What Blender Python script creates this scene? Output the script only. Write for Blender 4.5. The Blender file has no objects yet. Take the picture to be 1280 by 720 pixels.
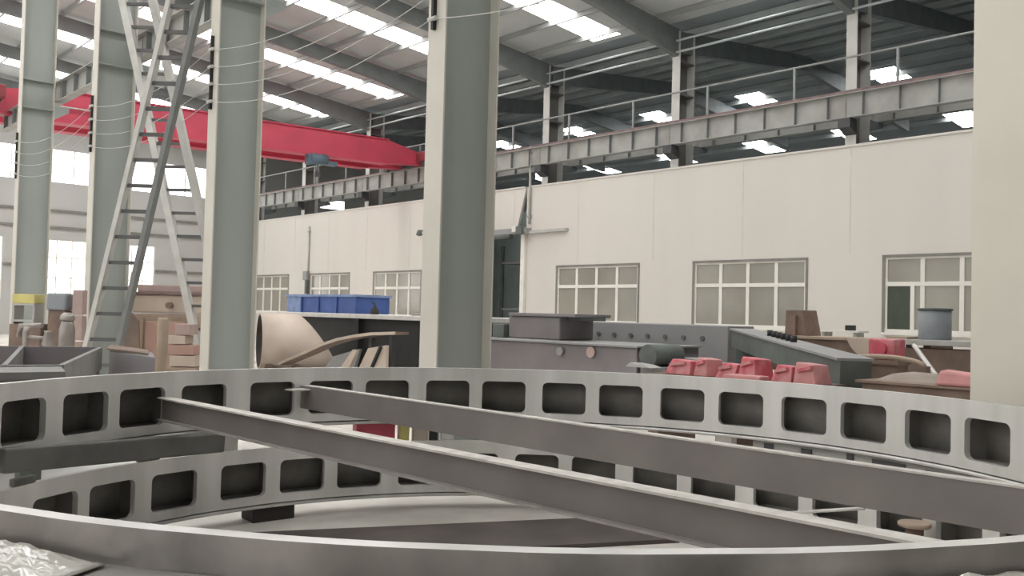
import bpy, bmesh, math, random
FLOOR = .13
from mathutils import Vector, Matrix
random.seed(7)
PI = math.pi
SC = bpy.context.scene
COL = SC.collection

# ------------------------------------------------------------------ materials
def new_mat(name):
    m = bpy.data.materials.new(name); m.use_nodes = True
    nt = m.node_tree
    return m, nt, nt.nodes['Principled BSDF']

def paint(name, rgb, rough=.6, metal=0., var=.15, scale=3., stretch=(1, 1, 1), bump=0., dirt=None, dirt_amt=.5, spec=None):
    """noise-varied surface: base colour +/- var, optional dirt patches"""
    m, nt, b = new_mat(name)
    N, Lk = nt.nodes, nt.links
    tc = N.new('ShaderNodeTexCoord'); mp = N.new('ShaderNodeMapping')
    mp.inputs['Scale'].default_value = stretch
    Lk.new(tc.outputs['Object'], mp.inputs['Vector'])
    nz = N.new('ShaderNodeTexNoise'); nz.inputs['Scale'].default_value = scale; nz.inputs['Detail'].default_value = 5
    Lk.new(mp.outputs[0], nz.inputs['Vector'])
    rp = N.new('ShaderNodeValToRGB')
    rp.color_ramp.elements[0].position = .3; rp.color_ramp.elements[1].position = .7
    rp.color_ramp.elements[0].color = (*[c * (1 - var) for c in rgb], 1)
    rp.color_ramp.elements[1].color = (*[min(1, c * (1 + var)) for c in rgb], 1)
    Lk.new(nz.outputs['Fac'], rp.inputs['Fac'])
    out = rp.outputs['Color']
    if dirt:
        n2 = N.new('ShaderNodeTexNoise'); n2.inputs['Scale'].default_value = scale * .45; n2.inputs['Detail'].default_value = 6
        Lk.new(mp.outputs[0], n2.inputs['Vector'])
        r2 = N.new('ShaderNodeValToRGB'); r2.color_ramp.elements[0].position = .48; r2.color_ramp.elements[1].position = .68
        r2.color_ramp.elements[0].color = (0, 0, 0, 1); r2.color_ramp.elements[1].color = (dirt_amt, dirt_amt, dirt_amt, 1)
        Lk.new(n2.outputs['Fac'], r2.inputs['Fac'])
        mx = N.new('ShaderNodeMix'); mx.data_type = 'RGBA'
        Lk.new(r2.outputs['Color'], mx.inputs['Factor'])
        Lk.new(out, mx.inputs['A']); mx.inputs['B'].default_value = (*dirt, 1)
        out = mx.outputs['Result']
    Lk.new(out, b.inputs['Base Color'])
    b.inputs['Roughness'].default_value = rough; b.inputs['Metallic'].default_value = metal
    if spec is not None: b.inputs['Specular IOR Level'].default_value = spec
    if bump:
        bp = N.new('ShaderNodeBump'); bp.inputs['Strength'].default_value = bump
        Lk.new(nz.outputs['Fac'], bp.inputs['Height']); Lk.new(bp.outputs[0], b.inputs['Normal'])
    return m

def glow(name, rgb, strength):
    m, nt, b = new_mat(name)
    b.inputs['Base Color'].default_value = (.8, .8, .8, 1)
    b.inputs['Emission Color'].default_value = (*rgb, 1); b.inputs['Emission Strength'].default_value = strength
    return m

M = {}
M['col_paint'] = paint('grey green paint', (.345, .375, .35), .5, var=.06, scale=1.2, stretch=(1, 1, .3), dirt=(.22, .215, .20), dirt_amt=.35)
M['col_lit'] = paint('lit cream paint', (.61, .58, .515), .5, var=.05, scale=1.5)  # flanges' lit look put into a lighter colour than the web
M['lt_steel'] = paint('light grey painted steel', (.46, .455, .43), .5, var=.12, scale=2.5, dirt=(.27, .25, .22), dirt_amt=.4)
M['runway'] = paint('runway paint', (.40, .40, .375), .55, var=.12, scale=2, dirt=(.22, .18, .17), dirt_amt=.4)
M['brown_grey'] = paint('brownish column web', (.20, .185, .175), .6, var=.12, scale=2)  # web's shade put into a darker brown than the flanges
M['rail_red'] = paint('rusty rail', (.22, .15, .145), .6, var=.2, scale=4)
M['dk_steel'] = paint('dark steel', (.07, .072, .075), .6, var=.25, scale=3)
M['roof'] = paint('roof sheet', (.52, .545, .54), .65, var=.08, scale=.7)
M['roof_far'] = paint('far roof sheet', (.32, .365, .385), .7, var=.15, scale=.6)  # far bay's haze put into a lifted, bluish colour
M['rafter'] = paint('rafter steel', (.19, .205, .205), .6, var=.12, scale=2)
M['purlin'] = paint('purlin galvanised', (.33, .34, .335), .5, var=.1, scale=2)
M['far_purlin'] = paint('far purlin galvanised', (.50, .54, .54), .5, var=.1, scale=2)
M['far_wall'] = paint('far bay cladding', (.32, .36, .38), .8, var=.15, scale=.5)  # cladding lifted and bluish, haze painted in
M['panel'] = paint('white sandwich panel', (.665, .63, .58), .55, var=.03, scale=.35, stretch=(2, 1, .2))
M['end_panel'] = paint('grey wall sheet', (.47, .465, .45), .7, var=.05, scale=.5)
M['white_frame'] = paint('white window frame', (.78, .76, .70), .4, var=.04)
M['seal'] = paint('dark reveal', (.22, .21, .19), .7)
M['glass'] = paint('dusty glass', (.30, .285, .24), .12, var=.12, scale=.8, spec=.8)
M['glass_open'] = paint('dark open sash', (.055, .07, .05), .5, var=.2, scale=2)
M['room'] = paint('room interior', (.42, .50, .48), .8, var=.15, scale=1)
M['floor'] = paint('concrete floor', (.64, .61, .565), .55, var=.14, scale=1.7, dirt=(.36, .33, .30), dirt_amt=.7)
M['ring'] = paint('machined steel', (.80, .785, .76), .32, metal=.35, var=.16, scale=2.6, stretch=(1.6, 1.6, .08), dirt=(.56, .56, .51), dirt_amt=.55)  # vertical streaks put the steel's reflections into its colour
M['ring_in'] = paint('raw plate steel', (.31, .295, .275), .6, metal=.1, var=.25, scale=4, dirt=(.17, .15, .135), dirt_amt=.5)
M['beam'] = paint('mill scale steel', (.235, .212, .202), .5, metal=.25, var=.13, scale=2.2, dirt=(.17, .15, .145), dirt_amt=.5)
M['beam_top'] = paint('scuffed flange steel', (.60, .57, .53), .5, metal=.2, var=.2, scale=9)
M['beam_low'] = paint('lighter lower flange', (.34, .315, .295), .5, metal=.2, var=.2, scale=6)  # lighter than the beam's web
M['bar'] = paint('dark bar steel', (.15, .148, .138), .5, metal=.2, var=.25, scale=3)
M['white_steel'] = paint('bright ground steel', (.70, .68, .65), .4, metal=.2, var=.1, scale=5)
M['crane_red'] = paint('crane red paint', (.56, .062, .105), .5, var=.1, scale=1.5, dirt=(.42, .06, .09), dirt_amt=.4)
M['crane_dk'] = paint('crane red dark', (.25, .04, .05), .5)
M['hoist_blue'] = paint('hoist blue', (.10, .15, .19), .5)
M['blue'] = paint('blue crate paint', (.05, .10, .30), .5, var=.15, scale=3)
M['blue_lt'] = paint('lighter blue sheet', (.20, .27, .46), .55, var=.25, scale=4)  # lighter blue for the crate's end panel and rim
M['tan'] = paint('tan primer', (.41, .315, .24), .6, var=.12, scale=2, dirt=(.29, .21, .16), dirt_amt=.5)
M['tan_lt'] = paint('pale primer', (.54, .45, .375), .6, var=.1, scale=2)
M['pinkish'] = paint('pink primer', (.46, .29, .235), .6, var=.15, scale=2)
M['pink_wash'] = paint('washed pink', (.44, .33, .30), .6, var=.12, scale=3)
M['brown'] = paint('rusty brown steel', (.22, .155, .12), .7, var=.25, scale=3, dirt=(.12, .09, .08), dirt_amt=.5)
M['scrap'] = paint('dull brown sheet', (.30, .245, .205), .65, var=.2, scale=3)
M['pipe_shade'] = paint('shaded pipe interior', (.10, .09, .08), .8, var=.2, scale=4)
M['cream5'] = paint('warm lit cream paint', (.78, .735, .64), .5, var=.05, scale=1.5)  # brighter copy of the lit flange tone, for the right column
M['raft_far'] = paint('far rafter', (.24, .265, .275), .6, var=.12)  # lighter copy of the rafter steel, haze put into the colour
M['dkplate'] = paint('dark plate', (.085, .07, .062), .55, var=.25, scale=3)
M['shell'] = paint('rolled shell primer', (.62, .52, .44), .6, var=.1, scale=2, dirt=(.50, .40, .33), dirt_amt=.4)
M['floor_lit'] = paint('sunlit floor white', (.88, .87, .85), .6, var=.03)
M['far_flange'] = paint('pale far column flange', (.66, .65, .62), .5, var=.06, scale=2)  # front light on the far flanges put into a paler tone
M['trough'] = paint('trough steel', (.20, .195, .19), .55, var=.15, scale=3, dirt=(.25, .24, .23), dirt_amt=.5)
M['plum'] = paint('plum grey primer', (.21, .185, .19), .55, var=.15, scale=1.4, dirt=(.27, .27, .275), dirt_amt=.7)
M['girder_grey'] = paint('blue grey girder', (.29, .287, .287), .6, var=.08, scale=1.2)
M['slate'] = paint('dark green grey steel', (.115, .13, .12), .55, var=.25, scale=2)
M['redpart'] = paint('red oxide', (.60, .13, .16), .55, var=.2, scale=7, dirt=(.70, .40, .40), dirt_amt=.7)
M['redpale'] = paint('pale red oxide', (.60, .27, .27), .55, var=.12, scale=5)
M['redbright'] = paint('bright red', (.58, .09, .13), .5, var=.1, scale=5)
M['drum'] = paint('blue grey drum', (.27, .29, .315), .45, var=.1, scale=2)
M['yellow'] = paint('yellow', (.62, .55, .20), .5, var=.1)
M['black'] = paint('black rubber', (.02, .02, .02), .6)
M['chrome'] = paint('dull grey cylinder', (.36, .33, .31), .35, metal=.5, var=.2, scale=4)
M['wire'] = paint('pale cable', (.52, .52, .49), .5)
M['alu'] = paint('pale ladder paint', (.58, .57, .54), .45, var=.1, scale=4)
M['alu_dk'] = paint('grey ladder side', (.20, .205, .20), .5, var=.1, scale=4)
M['rung'] = paint('dark rung', (.10, .10, .098), .5)
M['skylight'] = glow('translucent roof sheet', (1, .99, .97), 10.)
M['sky_far'] = glow('far translucent sheet', (1, .99, .97), 16.)
M['window_lit'] = glow('daylit window', (1, .995, .98), 3.2)
M['wood'] = paint('black timber block', (.035, .03, .028), .8, var=.3)
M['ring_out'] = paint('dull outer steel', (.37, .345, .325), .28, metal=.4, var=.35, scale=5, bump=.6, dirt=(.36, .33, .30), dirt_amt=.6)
# crumpled plastic
m, nt, b = new_mat('crumpled plastic film'); b.inputs['Base Color'].default_value = (.56, .54, .49, 1)
b.inputs['Roughness'].default_value = .18; b.inputs['Coat Weight'].default_value = .5; M['plastic'] = m

# ------------------------------------------------------------------ mesh builder
class MB:
    def __init__(s): s.bm = bmesh.new(); s.smooth = False
    def box(s, x0, x1, y0, y1, z0, z1):
        vs = [s.bm.verts.new((x, y, z)) for z in (z0, z1) for (x, y) in ((x0, y0), (x1, y0), (x1, y1), (x0, y1))]
        for f in ((3, 2, 1, 0), (4, 5, 6, 7), (0, 1, 5, 4), (1, 2, 6, 5), (2, 3, 7, 6), (3, 0, 4, 7)):
            s.bm.faces.new([vs[i] for i in f])
        return s
    def hull8(s, pts):   # 8 corners: bottom loop then top loop
        vs = [s.bm.verts.new(p) for p in pts]
        for f in ((3, 2, 1, 0), (4, 5, 6, 7), (0, 1, 5, 4), (1, 2, 6, 5), (2, 3, 7, 6), (3, 0, 4, 7)):
            s.bm.faces.new([vs[i] for i in f])
        return s
    def bar(s, p0, p1, w, h, up=(0, 0, 1)):   # rectangular bar along p0->p1, w sideways, h along up
        p0, p1 = Vector(p0), Vector(p1); d = (p1 - p0).normalized()
        side = d.cross(Vector(up)).normalized(); u = side.cross(d).normalized()
        q = []
        for p in (p0, p1):
            q.append([p - side * w / 2 - u * h / 2, p + side * w / 2 - u * h / 2, p + side * w / 2 + u * h / 2, p - side * w / 2 + u * h / 2])
        a = [s.bm.verts.new(v) for v in q[0]]; c = [s.bm.verts.new(v) for v in q[1]]
        s.bm.faces.new(a[::-1]); s.bm.faces.new(c)
        for i in range(4): s.bm.faces.new((a[i], a[(i + 1) % 4], c[(i + 1) % 4], c[i]))
        return s
    def prism(s, poly, vec):      # planar polygon (3-D points) extruded by vec
        v = Vector(vec)
        a = [s.bm.verts.new(p) for p in poly]; c = [s.bm.verts.new(Vector(p) + v) for p in poly]
        n = len(a)
        s.bm.faces.new(a[::-1]); s.bm.faces.new(c)
        for i in range(n): s.bm.faces.new((a[i], a[(i + 1) % n], c[(i + 1) % n], c[i]))
        return s
    def tube(s, pts, r, n=10, caps=True):
        pts = [Vector(p) for p in pts]; rs = r if isinstance(r, (list, tuple)) else [r] * len(pts)
        loops = []
        ref = Vector((0, 0, 1))
        for i, p in enumerate(pts):
            d = (pts[min(i + 1, len(pts) - 1)] - pts[max(i - 1, 0)]).normalized()
            if abs(d.dot(ref)) > .95: ref = Vector((1, 0, 0)) if abs(d.x) < .9 else Vector((0, 1, 0))
            a = d.cross(ref).normalized(); b = d.cross(a)
            loops.append([s.bm.verts.new(p + (a * math.cos(t) + b * math.sin(t)) * rs[i]) for t in [2 * PI * k / n for k in range(n)]])
        for A, B in zip(loops, loops[1:]):
            for k in range(n): f = s.bm.faces.new((A[k], A[(k + 1) % n], B[(k + 1) % n], B[k])); f.smooth = True
        if caps: s.bm.faces.new(loops[0][::-1]); s.bm.faces.new(loops[-1])
        return s
    def lathe(s, c, prof, n=24):  # prof: (r, z) list about vertical axis at c
        L = []
        for (r, z) in prof:
            L.append([s.bm.verts.new((c[0] + r * math.cos(2 * PI * k / n), c[1] + r * math.sin(2 * PI * k / n), c[2] + z)) for k in range(n)])
        for A, B in zip(L, L[1:]):
            for k in range(n): f = s.bm.faces.new((A[k], A[(k + 1) % n], B[(k + 1) % n], B[k])); f.smooth = True
        s.bm.faces.new(L[0][::-1]); s.bm.faces.new(L[-1])
        return s
    def build(s, name, mat, parent=None, bevel=0., local=False, **props):
        if not local and not name.startswith(('floor', 'wall_', 'trim', 'window', 'ceiling')) and (parent is None or abs(parent.location.z) < 1e-6):
            for v in s.bm.verts:            # everything stands on the floor slab
                if v.co.z < FLOOR: v.co.z = FLOOR
        bmesh.ops.recalc_face_normals(s.bm, faces=s.bm.faces)
        me = bpy.data.meshes.new(name); s.bm.to_mesh(me); s.bm.free()
        me.materials.append(M[mat] if isinstance(mat, str) else mat)
        o = bpy.data.objects.new(name, me); COL.objects.link(o)
        if parent is not None: o.parent = parent
        if bevel:
            md = o.modifiers.new('bevel', 'BEVEL'); md.width = bevel; md.segments = 2; md.limit_method = 'ANGLE'
        for k, v in props.items(): o[k] = v
        return o

def thing(name, label, cat, loc=(0, 0, 0), rz=0., group=None):
    o = bpy.data.objects.new(name, None); COL.objects.link(o)
    o.location = loc; o.rotation_euler = (0, 0, rz); o['label'] = label; o['category'] = cat
    if group: o['group'] = group
    return o
def tag(o, label, cat, group=None):
    o['label'] = label; o['category'] = cat
    if group: o['group'] = group
    return o
def struct(o): o['kind'] = 'structure'; return o
def dup(root, loc, rz=None, label=None, group=None):
    r = root.copy(); COL.objects.link(r); r.location = loc
    if rz is not None: r.rotation_euler = (0, 0, rz)
    if label: r['label'] = label
    if group: r['group'] = group
    for ch in list(root.children):
        c = ch.copy(); COL.objects.link(c); c.parent = r
        for g in list(ch.children):
            d = g.copy(); COL.objects.link(d); d.parent = c
    return r
ORD = ['first', 'second', 'third', 'fourth', 'fifth', 'sixth', 'seventh', 'eighth']

# ------------------------------------------------------------------ camera
EYE = 1.75
FLOOR = .13
F, P_, R_, TH = 1140.68, .0286, .0252, .7314
sn, cs = math.sin(TH), math.cos(TH)
def hall(v): return Vector((sn * v.x - cs * v.y, cs * v.x + sn * v.y, v.z))
f0 = Vector((0, math.cos(P_), math.sin(P_))); u0 = Vector((0, -math.sin(P_), math.cos(P_))); r0 = Vector((1, 0, 0))
r1 = hall(math.cos(R_) * r0 + math.sin(R_) * u0); u1 = hall(-math.sin(R_) * r0 + math.cos(R_) * u0); f1 = hall(f0)
cam = bpy.data.cameras.new('camera'); co = bpy.data.objects.new('camera', cam); COL.objects.link(co)
mw = Matrix((r1, u1, -f1)).transposed().to_4x4(); mw.translation = (0, 0, EYE)
co.matrix_world = mw
cam.sensor_width = 36; cam.lens = F / 1280 * 36; cam.clip_start = .05; cam.clip_end = 300
SC.camera = co

# ------------------------------------------------------------------ setting
YB = 23.0            # wall and far column row
XE = -49.8           # end wall
XR = 4.6             # right limit of the hall, at the added light-blocking wall
Z_EAVE, SL = 11.17, .10
Y_RIDGE = 2.0
fl = MB(); fl.box(XE - .3, XR + .3, -14, 50, -.2, FLOOR); struct(fl.build('floor', 'floor'))

# roof of the near hall: rises from the far eave towards the ridge, then falls away
zr = Z_EAVE + SL * (YB - Y_RIDGE)
skyx = [-45.2, -39.05, -33.35, -27.05, -20.85, -14.8, -8.7, -2.6]
SW = .62
rb = MB()
def roof_slab(b, xa, xb, ya, za, yb, zb, t=.08):
    b.hull8([(xa, ya, za), (xb, ya, za), (xb, yb, zb), (xa, yb, zb), (xa, ya, za + t), (xb, ya, za + t), (xb, yb, zb + t), (xa, yb, zb + t)])
edges = [XE] + [e for x in skyx for e in (x - SW, x + SW)] + [XR]
YT = 22.75           # skylights stop short of the eave
zt = Z_EAVE + SL * (YB - YT)
for i in range(0, len(edges), 2):
    roof_slab(rb, edges[i], edges[i + 1], YT, zt, Y_RIDGE, zr)
    roof_slab(rb, edges[i], edges[i + 1], Y_RIDGE, zr, -9, zr - SL * 11)
roof_slab(rb, XE, XR, YB, Z_EAVE, YT, zt)
ceiling = struct(rb.build('ceiling', 'roof'))
def roofz(y): return Z_EAVE + SL * (YB - y) if y >= Y_RIDGE else zr - SL * (Y_RIDGE - y)
for i, x in enumerate(skyx):
    s = MB(); roof_slab(s, x - SW, x + SW, YT, zt, Y_RIDGE, zr, .03)
    roof_slab(s, x - SW, x + SW, Y_RIDGE, zr, -9, zr - SL * 11, .03)
    o = s.build('skylight', 'skylight')
    vis = {0: 'translucent skylight strip in the hall roof nearest the end wall', 1: 'skylight strip whose lower end meets the red crane bridge',
           2: 'long glowing skylight strip between the third and fourth columns, second above crane', 3: 'glowing skylight strip running down behind the top of the tall middle column',
           4: 'glowing skylight strip just right of the tall middle column'}
    tag(o, vis.get(i, 'skylight strip in the hall roof right of the tall column, ' + ORD[max(i - 5, 0)] + ' towards the viewer'), 'skylight', 'skylight strips in the hall roof')
# rafters follow the column bays
rafx = [-48.1, -42.15, -36.2, -30.2, -24.2, -18.25, -12.3, -6.3, -.3]
for x in rafx:
    r = MB()
    a = [(x - .1, YB + .35, Z_EAVE - 1.05), (x - .1, YB + .35, Z_EAVE - .17), (x - .1, Y_RIDGE, zr - .17), (x - .1, Y_RIDGE, zr - .75), (x - .1, 12.5, roofz(12.5) - .62), (x - .1, 19.5, roofz(19.5) - .68)]
    r.prism(a, (.2, 0, 0)); r.box(x - .1, x + .1, -9, Y_RIDGE, zr - 1.6, zr - 1.1) if False else None
    r.build('rafter', 'rafter', ceiling)
y = 22.2
while y > -8:
    p = MB(); p.box(XE, XR, y - .035, y + .035, roofz(y) - .17, roofz(y) - .005); p.build('purlin', 'purlin', ceiling); y -= 1.55

# the next bay beyond the partition wall
Y2, YR2 = 39.5, 31.0
z2r = Z_EAVE + SL * (YR2 - YB)
b2 = MB()
roof_slab(b2, XE, XR, YB, Z_EAVE + .02, YR2, z2r)
sky2 = [-39.8, -33.9, -28.4, -22.9, -16.9, -11.0]
sky3 = [-44.0, -38.4, -32.6, -26.9, -21.9, -16.6, -11.0]
S2a, S2b = 34.1, 35.6
def z2(y): return z2r - SL * (y - YR2)
roof_slab(b2, XE, XR, YR2, z2r, S2a, z2(S2a)); roof_slab(b2, XE, XR, S2b, z2(S2b), Y2, z2(Y2))
ed = [XE] + [e for x in sky2 for e in (x - .62, x + .62)] + [XR]
for i in range(0, len(ed), 2): roof_slab(b2, ed[i], ed[i + 1], S2a, z2(S2a), S2b, z2(S2b))
def z3(y): return z2(Y2) - SL * (y - Y2)
roof_slab(b2, XE, XR, Y2, z3(Y2), 40.6, z3(40.6)); roof_slab(b2, XE, XR, 42.9, z3(42.9), 50, z3(50))
ed = [XE] + [e for x in sky3 for e in (x - .6, x + .6)] + [XR]
for i in range(0, len(ed), 2): roof_slab(b2, ed[i], ed[i + 1], 40.6, z3(40.6), 42.9, z3(42.9))
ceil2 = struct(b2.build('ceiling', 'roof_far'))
for i, x in enumerate(sky2):
    s = MB(); roof_slab(s, x - .62, x + .62, S2a, z2(S2a), S2b, z2(S2b), .03)
    tag(s.build('skylight', 'sky_far'), 'small skylight in the dark bay above the runway, ' + ORD[i] + ' from the left', 'skylight', 'skylights of the dark far bay')
for i, x in enumerate(sky3):
    s = MB(); roof_slab(s, x - .6, x + .6, 40.6, z3(40.6), 42.9, z3(42.9), .03)
    tag(s.build('skylight', 'sky_far'), 'small skylight glimpsed between runway and white wall, ' + ORD[i] + ' from the left', 'skylight', 'skylights glimpsed below the runway')
y = 24.2
while y < 41.5:
    zz = (Z_EAVE + SL * (y - YB)) if y < YR2 else z2(y) if y < Y2 else z3(y)
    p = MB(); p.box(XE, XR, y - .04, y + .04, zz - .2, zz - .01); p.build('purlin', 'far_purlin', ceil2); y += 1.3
for x in rafx:
    r = MB(); r.prism([(x - .1, YB + .4, Z_EAVE - .9), (x - .1, YB + .4, Z_EAVE - .2), (x - .1, YR2, z2r - .2), (x - .1, Y2, z2(Y2) - .2), (x - .1, Y2, z2(Y2) - .9), (x - .1, YR2, z2r - .75)], (.2, 0, 0))
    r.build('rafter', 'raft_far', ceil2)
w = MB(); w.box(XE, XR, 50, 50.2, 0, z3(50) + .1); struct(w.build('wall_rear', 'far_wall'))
w = MB(); w.box(XR, XR + .2, -13, 50, 0, 13.6); struct(w.build('wall_blocker', 'rafter'))  # unseen dark wall, added and moved in to cut light from the right

# end wall on the left, with a daylit clerestory strip and windows
strip = (7.85, 9.5)
wins = [(9.2, 11.2), (12.9, 15.15), (16.75, 18.6)]
w = MB()
w.box(XE - .2, XE, -9, 50, strip[1], 13.6)
w.box(XE - .2, XE, -9, 50, 4.95, strip[0])
w.box(XE - .2, XE, -9, 50, 0, 1.87)
ys = [-9] + [e for a in wins for e in a] + [50]
for i in range(0, len(ys), 2): w.box(XE - .2, XE, ys[i], ys[i + 1], 1.87, 4.95)
w.box(XE - .2, XE, YB, 50, strip[0], strip[1])
wl = struct(w.build('wall_left', 'end_panel'))
for z in (6.4, 5.55, 3.6):
    t = MB()
    for i in range(0, len(ys), 2):
        if z > 4.95 and i: continue
        t.box(XE, XE + .09, ys[i] if z < 4.95 else -9, ys[i + 1] if z < 4.95 else YB, z - .06, z + .06)
    struct(t.build('trim_1', 'seal'))
t = MB(); t.box(XE - .12, XE - .08, -9, YB, *strip)
wn = struct(t.build('window_1', 'window_lit'))
f = MB()
for k in range(12): f.box(XE - .08, XE - .02, -8.9 + 2.9 * k, -8.84 + 2.9 * k, *strip)
f.build('window_frame', 'white_frame', wn)
for i, (a, b_) in enumerate(wins):
    t = MB(); t.box(XE - .12, XE - .08, a, b_, 1.87, 4.95); wn = struct(t.build('window_%d' % (i + 2), 'window_lit'))
    f = MB()
    for zz in (1.87, 3.0, 4.0, 4.89): f.box(XE - .08, XE - .03, a, b_, zz, zz + .06)
    for k in range(4): f.box(XE - .085, XE - .035, a + (b_ - a - .06) * k / 3, a + (b_ - a - .06) * k / 3 + .06, 1.875, 4.945)
    f.build('window_frame', 'white_frame', wn)

for i, (ya_, yb_, za_, zb_) in enumerate(((23.4, 24.6, 8.4, 9.1), (28.6, 30.3, 8.0, 8.55))):
    t = MB(); t.box(XE + .0, XE + .03, ya_, yb_, za_, zb_); wn = struct(t.build('window_%d' % (i + 20), 'window_lit'))
    f = MB(); f.box(XE, XE + .06, ya_ - .06, yb_ + .06, zb_, zb_ + .06); f.box(XE, XE + .06, ya_ - .06, yb_ + .06, za_ - .06, za_); f.box(XE, XE + .06, ya_ - .06, ya_, za_, zb_); f.box(XE, XE + .06, yb_, yb_ + .06, za_, zb_)
    f.build('window_frame', 'far_purlin', wn)
# white partition wall under the far runway
S = (YB - 0) / 18.65
ZT = 6.48; ZS, ZW, ZM = 1.52, 3.46, 2.775
W = [(-37.93 * S, -34.9 * S), (-33.05 * S, -30.12 * S), (-28.4 * S, -25.5 * S), (-18.82 * S, -15.79 * S), (-13.95 * S, -10.88 * S), (-9.04 * S, -5.93 * S)]
DL, DR, DZ = -23.6 * S, -20.2 * S, 4.86
w = MB(); T0, T1 = YB - .0, YB + .1
cuts = sorted(W + [(DL, DR)])
xs = [XE] + [e for c in cuts for e in c] + [XR]
for i in range(0, len(xs), 2): w.box(xs[i], xs[i + 1], T0, T1, 0, ZT)
for a, b_ in W: w.box(a, b_, T0, T1, 0, ZS); w.box(a, b_, T0, T1, ZW, ZT)
# torn panel above the doorway, its right edge slants away from its neighbour
w.prism([(DL, T0, DZ), (DR - .55, T0, DZ), (DR - .06, T0, ZT - .02), (DL, T0, ZT)], (0, .1, 0))
wb = struct(w.build('wall_back', 'panel'))
c = MB(); x = XE + .6
while x < XR:                         # cover strips over the panel joints, above the openings
    c.box(x - .009, x + .009, YB - .006, YB, 3.6 if not (DL < x < DR) else 5.0, ZT - .06); x += 3.37
struct(c.build('trim_2', paint('joint strip', (.62, .59, .55), .6)))
c = MB(); c.box(XE, DR - .1, YB - .03, YB + .13, ZT - .01, ZT + .05); c.box(DR + .1, XR, YB - .03, YB + .13, ZT - .01, ZT + .05)
struct(c.build('trim_3', 'panel'))
# room behind the partition
r = MB(); r.box(XE, XR, 27.2, 27.3, 0, 6.3); r.box(XE, DL - 1.5, YB + .1, 27.2, 6.25, 6.35); r.box(DR + 1.5, XR, YB + .1, 27.2, 6.25, 6.35)
struct(r.build('wall_room', 'room'))
for i, (a, b_) in enumerate(W):
    pn = MB(); pn.box(a, b_, YB + .06, YB + .07, ZS, ZW)
    wn = struct(pn.build('window_%d' % (i + 6), 'glass'))
    fr = MB(); n = 4; t = .055
    fr.box(a, b_, YB + .02, YB + .09, ZS, ZS + .09); fr.box(a, b_, YB + .02, YB + .09, ZW - .05, ZW); fr.box(a, b_, YB + .02, YB + .09, ZM - .055, ZM + .055)
    for k in range(n + 1):
        xx = a + (b_ - a) * k / n
        fr.box(max(a + .003, xx - t), min(b_ - .003, xx + t), YB + .027, YB + .083, ZS + .004, ZW - .004)
    fr.build('window_frame', 'white_frame', wn)
    sl = MB(); sl.box(a - .07, b_ + .07, YB - .03, YB, ZW, ZW + .07); sl.box(a - .07, a, YB - .02, YB, ZS, ZW); sl.box(b_, b_ + .07, YB - .02, YB, ZS, ZW)
    sl.build('reveal_strip', 'seal', wn)
    ld = MB(); ld.box(a - .05, b_ + .05, YB - .08, YB, ZS - .06, ZS); ld.build('window_sill', 'white_frame', wn)
    if i == 5:
        d = MB(); d.box(a + .06, a + .72, YB + .04, YB + .055, ZS + .09, ZM - .06); d.build('open_sash', 'glass_open', wn); d = MB(); d.box(a + .66, a + .76, YB + .015, YB + .06, ZS + .05, ZM); d.build('sash_frame', 'white_frame', wn)
# doorway
dj = MB(); dj.box(DR - .16, DR + .04, YB - .12, YB + .02, 0, DZ - .1); struct(dj.build('door_1', 'white_frame'))
can = thing('door_canopy', 'bluish steel track and rolled cover above the dark doorway', 'canopy', (0, 0, 0))
t = MB(); t.box(DL - .2, DR + .3, YB - .35, YB - .02, DZ - .12, DZ + .08); t.build('track', 'girder_grey', can)
t = MB(); t.tube([(DL, YB - .3, DZ - .2), (DR - .5, YB - .3, DZ - .2)], .1); t.build('rolled_cover', 'slate', can)
t = MB(); t.box(DR - .35, DR - .12, YB - .42, YB - .35, DZ - .05, DZ + .15); t.build('bracket', 'white_frame', can)
t = MB(); t.box(DR - .08, DR + .22, YB - .47, YB - .35, DZ - .16, DZ + .13); t.build('end_block', 'slate', can)
lg = MB(); lg.box(DR + .3, DR + 2.2, YB - .16, YB, 4.74, 4.84); tag(lg.build('wall_ledge', 'lt_steel'), 'thin pale ledge on the white wall right of the dark doorway', 'ledge')
cb = thing('storage_rack', 'dim rack standing inside the dark doorway', 'rack', (0, 0, 0))
t = MB(); t.box(DL, DR - .3, 25.4, 26.6, 3.85, 3.95); t.build('shelf', 'girder_grey', cb)
t = MB(); t.box(DL, DR - .3, 25.4, 26.6, 1.9, 2.0); t.build('shelf', 'girder_grey', cb)
for xx in (DL + .1, DR - .4):
    t = MB(); t.box(xx - .06, xx + .06, 25.4, 25.52, 0, 4.6); t.build('post', 'slate', cb)
# pipes and fittings on the partition
for (x, za, zb, lab) in ((DR + .2, 5.1, 8.0, 'thin vertical pipe on the wall beside the torn panel above the doorway'), (-33.2 * S, 3.0, 5.9, 'thin vertical conduit on the white wall left of the second window')):
    o = thing('wall_conduit', lab, 'conduit')
    t = MB(); t.tube([(x, YB - .05, za), (x, YB - .05, zb)], .045); t.build('pipe', 'lt_steel', o)
    for zz in (za + .25, zb - .3):
        t = MB(); t.box(x - .08, x + .08, YB - .1, YB, zz, zz + .06); t.build('clamp', 'girder_grey', o)
o = thing('wall_switch_box', 'small grey switch box and cable by the second window on the white wall', 'box')
x = -33.2 * S
t = MB(); t.box(x - .3, x + .1, YB - .18, YB - .0, 3.2, 3.65); t.build('box', 'girder_grey', o, bevel=.02)
t = MB(); t.box(x - .1, x + .08, YB - .16, YB, 2.5, 3.2); t.build('cable_cover', 'slate', o)
o = thing('wall_hook', 'small dark hook high on the white wall beside tall middle column', 'hook')  # dark wall hook, simplified to an arm and flared end
t = MB(); t.tube([(-31.3, YB, 5.2), (-31.3, YB - .25, 5.15)], .04); t.build('arm', 'slate', o)
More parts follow.
